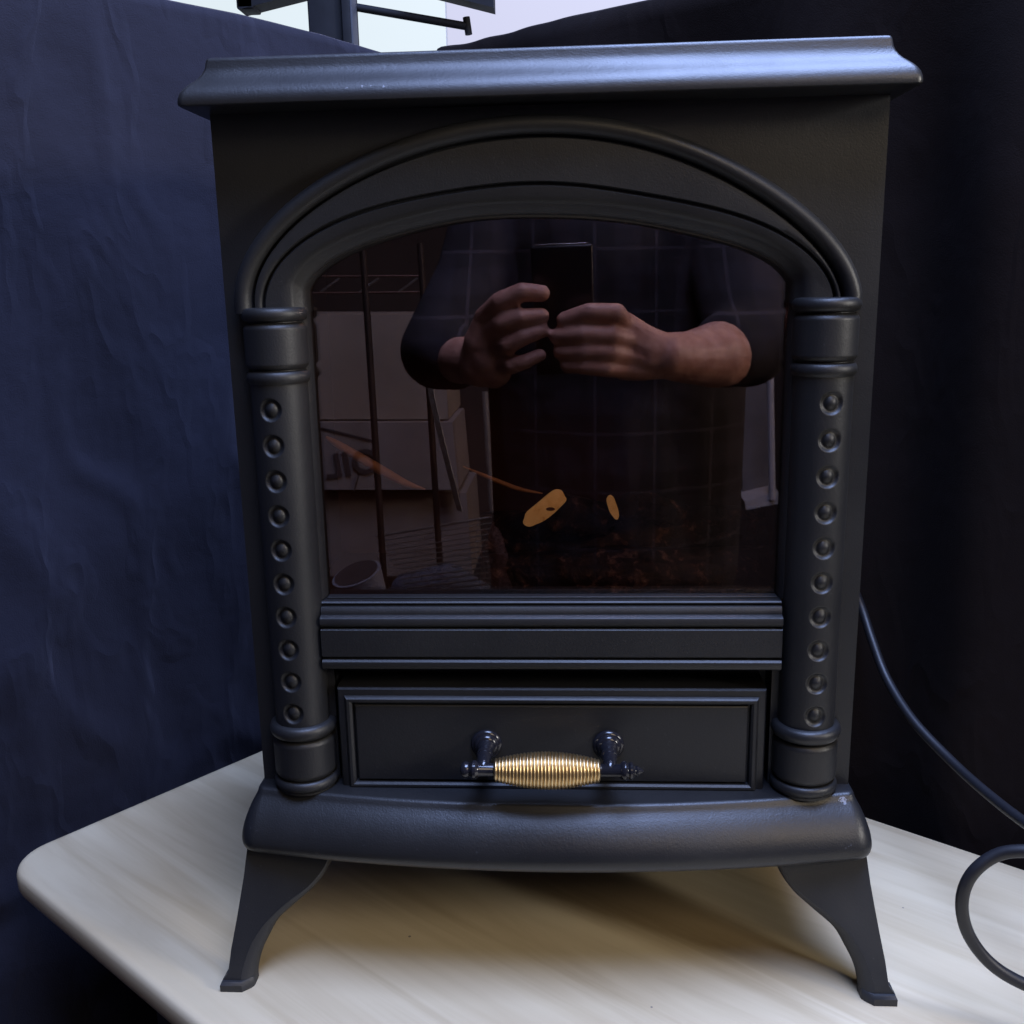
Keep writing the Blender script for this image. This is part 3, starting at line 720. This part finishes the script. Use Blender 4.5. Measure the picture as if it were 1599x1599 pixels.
# shelving with boxes, mirrored at the left of the glass
sh = empty('wire_shelf_rack', (-.5, -2.0, -.75), 'metal wire shelving with zigzag shelf edge, mirrored at left of the glass', 'shelving')
M_WIRE = simple('chrome_wire', (.70, .66, .62), .3, .9, .1)
M_POST = simple('dark_shelf_post', (.05, .035, .03), .5, .3, .2)
VY = 1.75
def mtube(a, b, r, vy=VY, vy2=None): return tube([mir(a[0], a[1], vy), mir(b[0], b[1], vy2 or vy)], r, 10)
sf = MB(); sf.add(*mtube((400, 432), (664, 431), .0030)); sf.add(*mtube((400, 459), (662, 456), .0030))
sf.build('top_shelf', simple('brown_wire', (.22, .13, .10), .4, .6), sh)
for k in range(-2, 3): MB().add(*mtube((500 + 61 * k, 456), (530 + 61 * k, 434), .0026)).build('truss_wire', M_WIRE, sh)
MB().add(*mtube((566, 380), (612, 1100), .0085)).build('post', M_POST, sh)
MB().add(*mtube((656, 380), (700, 1100), .008)).build('post', M_POST, sh)
ls = MB()
for k in range(16):
    y0 = 808 + k * 8.6; ls.add(*mtube((590 + 4 * k, y0 + 30 - 1.2 * k), (768, y0), .0016, 1.85 - .045 * k, 1.85 - .045 * k))
ls.add(*mtube((586, 838), (765, 808), .0035)); ls.build('lower_shelf', M_WIRE, sh)
MB().add(*mtube((757, 612), (768, 800), .008, 1.9)).build('post', simple('grey_tube', (.33, .30, .28), .4, .3), sh)
# boxes
def quadbox(px0, py0, px1, py1, vy, depth, name, m, label, cat, group=None, skew=0):
    c = [mir(px0, py0, vy), mir(px1, py0, vy), mir(px1 + skew, py1, vy), mir(px0 + skew, py1, vy)]
    b_ = [q + Vector((0, -depth, 0)) for q in c]
    v, f = loft([c, b_]); o = mesh(name, v, f, m, None, 30); return tag(o, label, cat, group)
M_CARD = simple('grey_tan_carton', (.42, .35, .29), .85, 0, .12, 6); M_CARD2 = simple('mauve_carton', (.37, .32, .30), .85, 0, .15, 6); M_PRINT_SHADE = simple('dark_print_and_shade', (.085, .07, .07), .7)
bx1 = quadbox(400, 492, 690, 655, 1.95, .30, 'storage_carton', M_CARD, 'plain grey tan carton behind the shelf post, upper one in the mirrored pile', 'box', 'cartons on the shelving', 10)
bx2 = quadbox(400, 660, 706, 765, 1.92, .30, 'storage_carton', M_CARD2, 'mauve carton with dark capital letters, middle one in the mirrored pile', 'box', 'cartons on the shelving', 10)
bx3 = quadbox(400, 770, 728, 900, 1.98, .30, 'storage_carton', M_CARD2, 'reddish carton behind the wire shelf, lowest one in the mirrored pile', 'box', 'cartons on the shelving', 10)
fc = bpy.data.curves.new('lettering', 'FONT'); fc.body = 'OIL'; fc.size = .088; fc.extrude = .0006; fc.offset = .0022; fc.space_character = 1.05
fo = bpy.data.objects.new('lettering', fc); COL.objects.link(fo)
bpy.context.view_layer.update()
lm = bpy.data.meshes.new_from_object(fo); bpy.data.objects.remove(fo, do_unlink=True); fo = bpy.data.objects.new('lettering', lm); COL.objects.link(fo); lm.materials.clear(); lm.materials.append(M_PRINT_SHADE)
pA = mir(595, 736, 1.915); fo.location = (pA.x, pA.y, pA.z); fo.rotation_euler = (PI / 2, math.radians(7), PI); fo.parent = bx2
for a, b in (((490, 665), (583, 688)), ((560, 742), (552, 768))): MB().add(*mtube(a, b, .002, 1.915)).build('print_line', M_PRINT_SHADE, bx2)
# pale strip with the glint of a plastic film edge painted in
fm = MB(); fp = [mir(672, 560, 1.70), mir(678, 620, 1.70), mir(694, 690, 1.70), mir(712, 760, 1.70), mir(722, 800, 1.70)]
V_ = []; 
for i, q in enumerate(fp): V_ += [q, q + Vector((-.016, -.02, 0)), q + Vector((-.016, -.03, 0)), q + Vector((.0, -.008, 0))]
v, f = loft([V_[i * 4:i * 4 + 4] for i in range(len(fp))]); fmo = mesh('film_edge_glint', v, f, simple('film_glint', (.95, .85, .65), .35, 0, .4, 120, .6, .002)); tag(fmo, 'film edge with its glint put into the colour, beside the cartons, mirrored in the glass', 'film')
# bucket
bk = empty('bucket', mir(560, 930, 1.5), 'grey open tub lying tilted at the lower left of the mirrored view', 'tub')
ctr = mir(568, 925, 1.45); M_TUB = simple('grey_tub', (.36, .38, .45), .5, 0, .1)
v, f = tube([ctr + Vector((.01, 0, -.09)), ctr + Vector((0, 0, .0)), ctr + Vector((-.012, .01, .045))], [.040, .048, .055], 32, True); mesh('tub_wall', v, f, M_TUB, bk)
v, f = tube([ctr + Vector((-.012, .01, .0455)), ctr + Vector((-.0127, .0106, .0480))], [.0485, .0485], 32, True); mesh('tub_mouth_shade', v, f, M_PRINT_SHADE, bk)  # dark disc on the capped rim paints the shade inside the mouth
# blue bag heap
bgm = MB()
bag = blob([[(tuple(mir(640, 925, 1.5)), .045), (tuple(mir(700, 915, 1.5)), .050), (tuple(mir(745, 935, 1.5)), .040)]], 'cloth_bag', simple('slate_blue_bag', (.13, .15, .22), .8, 0, .3, 14, .8, .01), None, .006)
tag(bag, 'slate blue soft bag slumped beside the tub, mirrored in the glass', 'bag')
# pale stand at the right of the mirrored view
sd_ = empty('display_stand', mir(1180, 790, 1.8), 'pale grey stand with two uprights on a slab foot, mirrored at right of the glass', 'stand')
M_PALE = simple('pale_grey_paint', (.48, .47, .50), .5, 0, .08)
MB().add(*mtube((1203, 590), (1206, 780), .0085, 1.8)).build('upright', M_PALE, sd_)
MB().add(*mtube((1147, 590), (1150, 765), .0060, 1.8)).build('upright', M_PALE, sd_)
q = [mir(1163, 783, 1.8), mir(1218, 770, 1.8), mir(1218, 786, 1.8), mir(1165, 797, 1.8)]
v, f = loft([q, [p + Vector((0, -.2, 0)) for p in q]]); mesh('foot', v, f, M_PALE, sd_)
q = [mir(1158, 600, 1.9), mir(1198, 600, 1.9), mir(1200, 770, 1.9), mir(1160, 775, 1.9)]
v, f = loft([q, [p + Vector((0, -.02, 0)) for p in q]]); mesh('back_plate', v, f, simple('mid_grey_plate', (.16, .155, .17), .6), sd_)
# room wall behind the photographer
M_ROOM = simple('brown_room_wall', (.10, .075, .065), .9, 0, .2, 2)
rw = MB().add(*box((0, -3.2, .5), (6, .1, 2.6))).build('room_wall', M_ROOM); tag(rw, kind='structure')
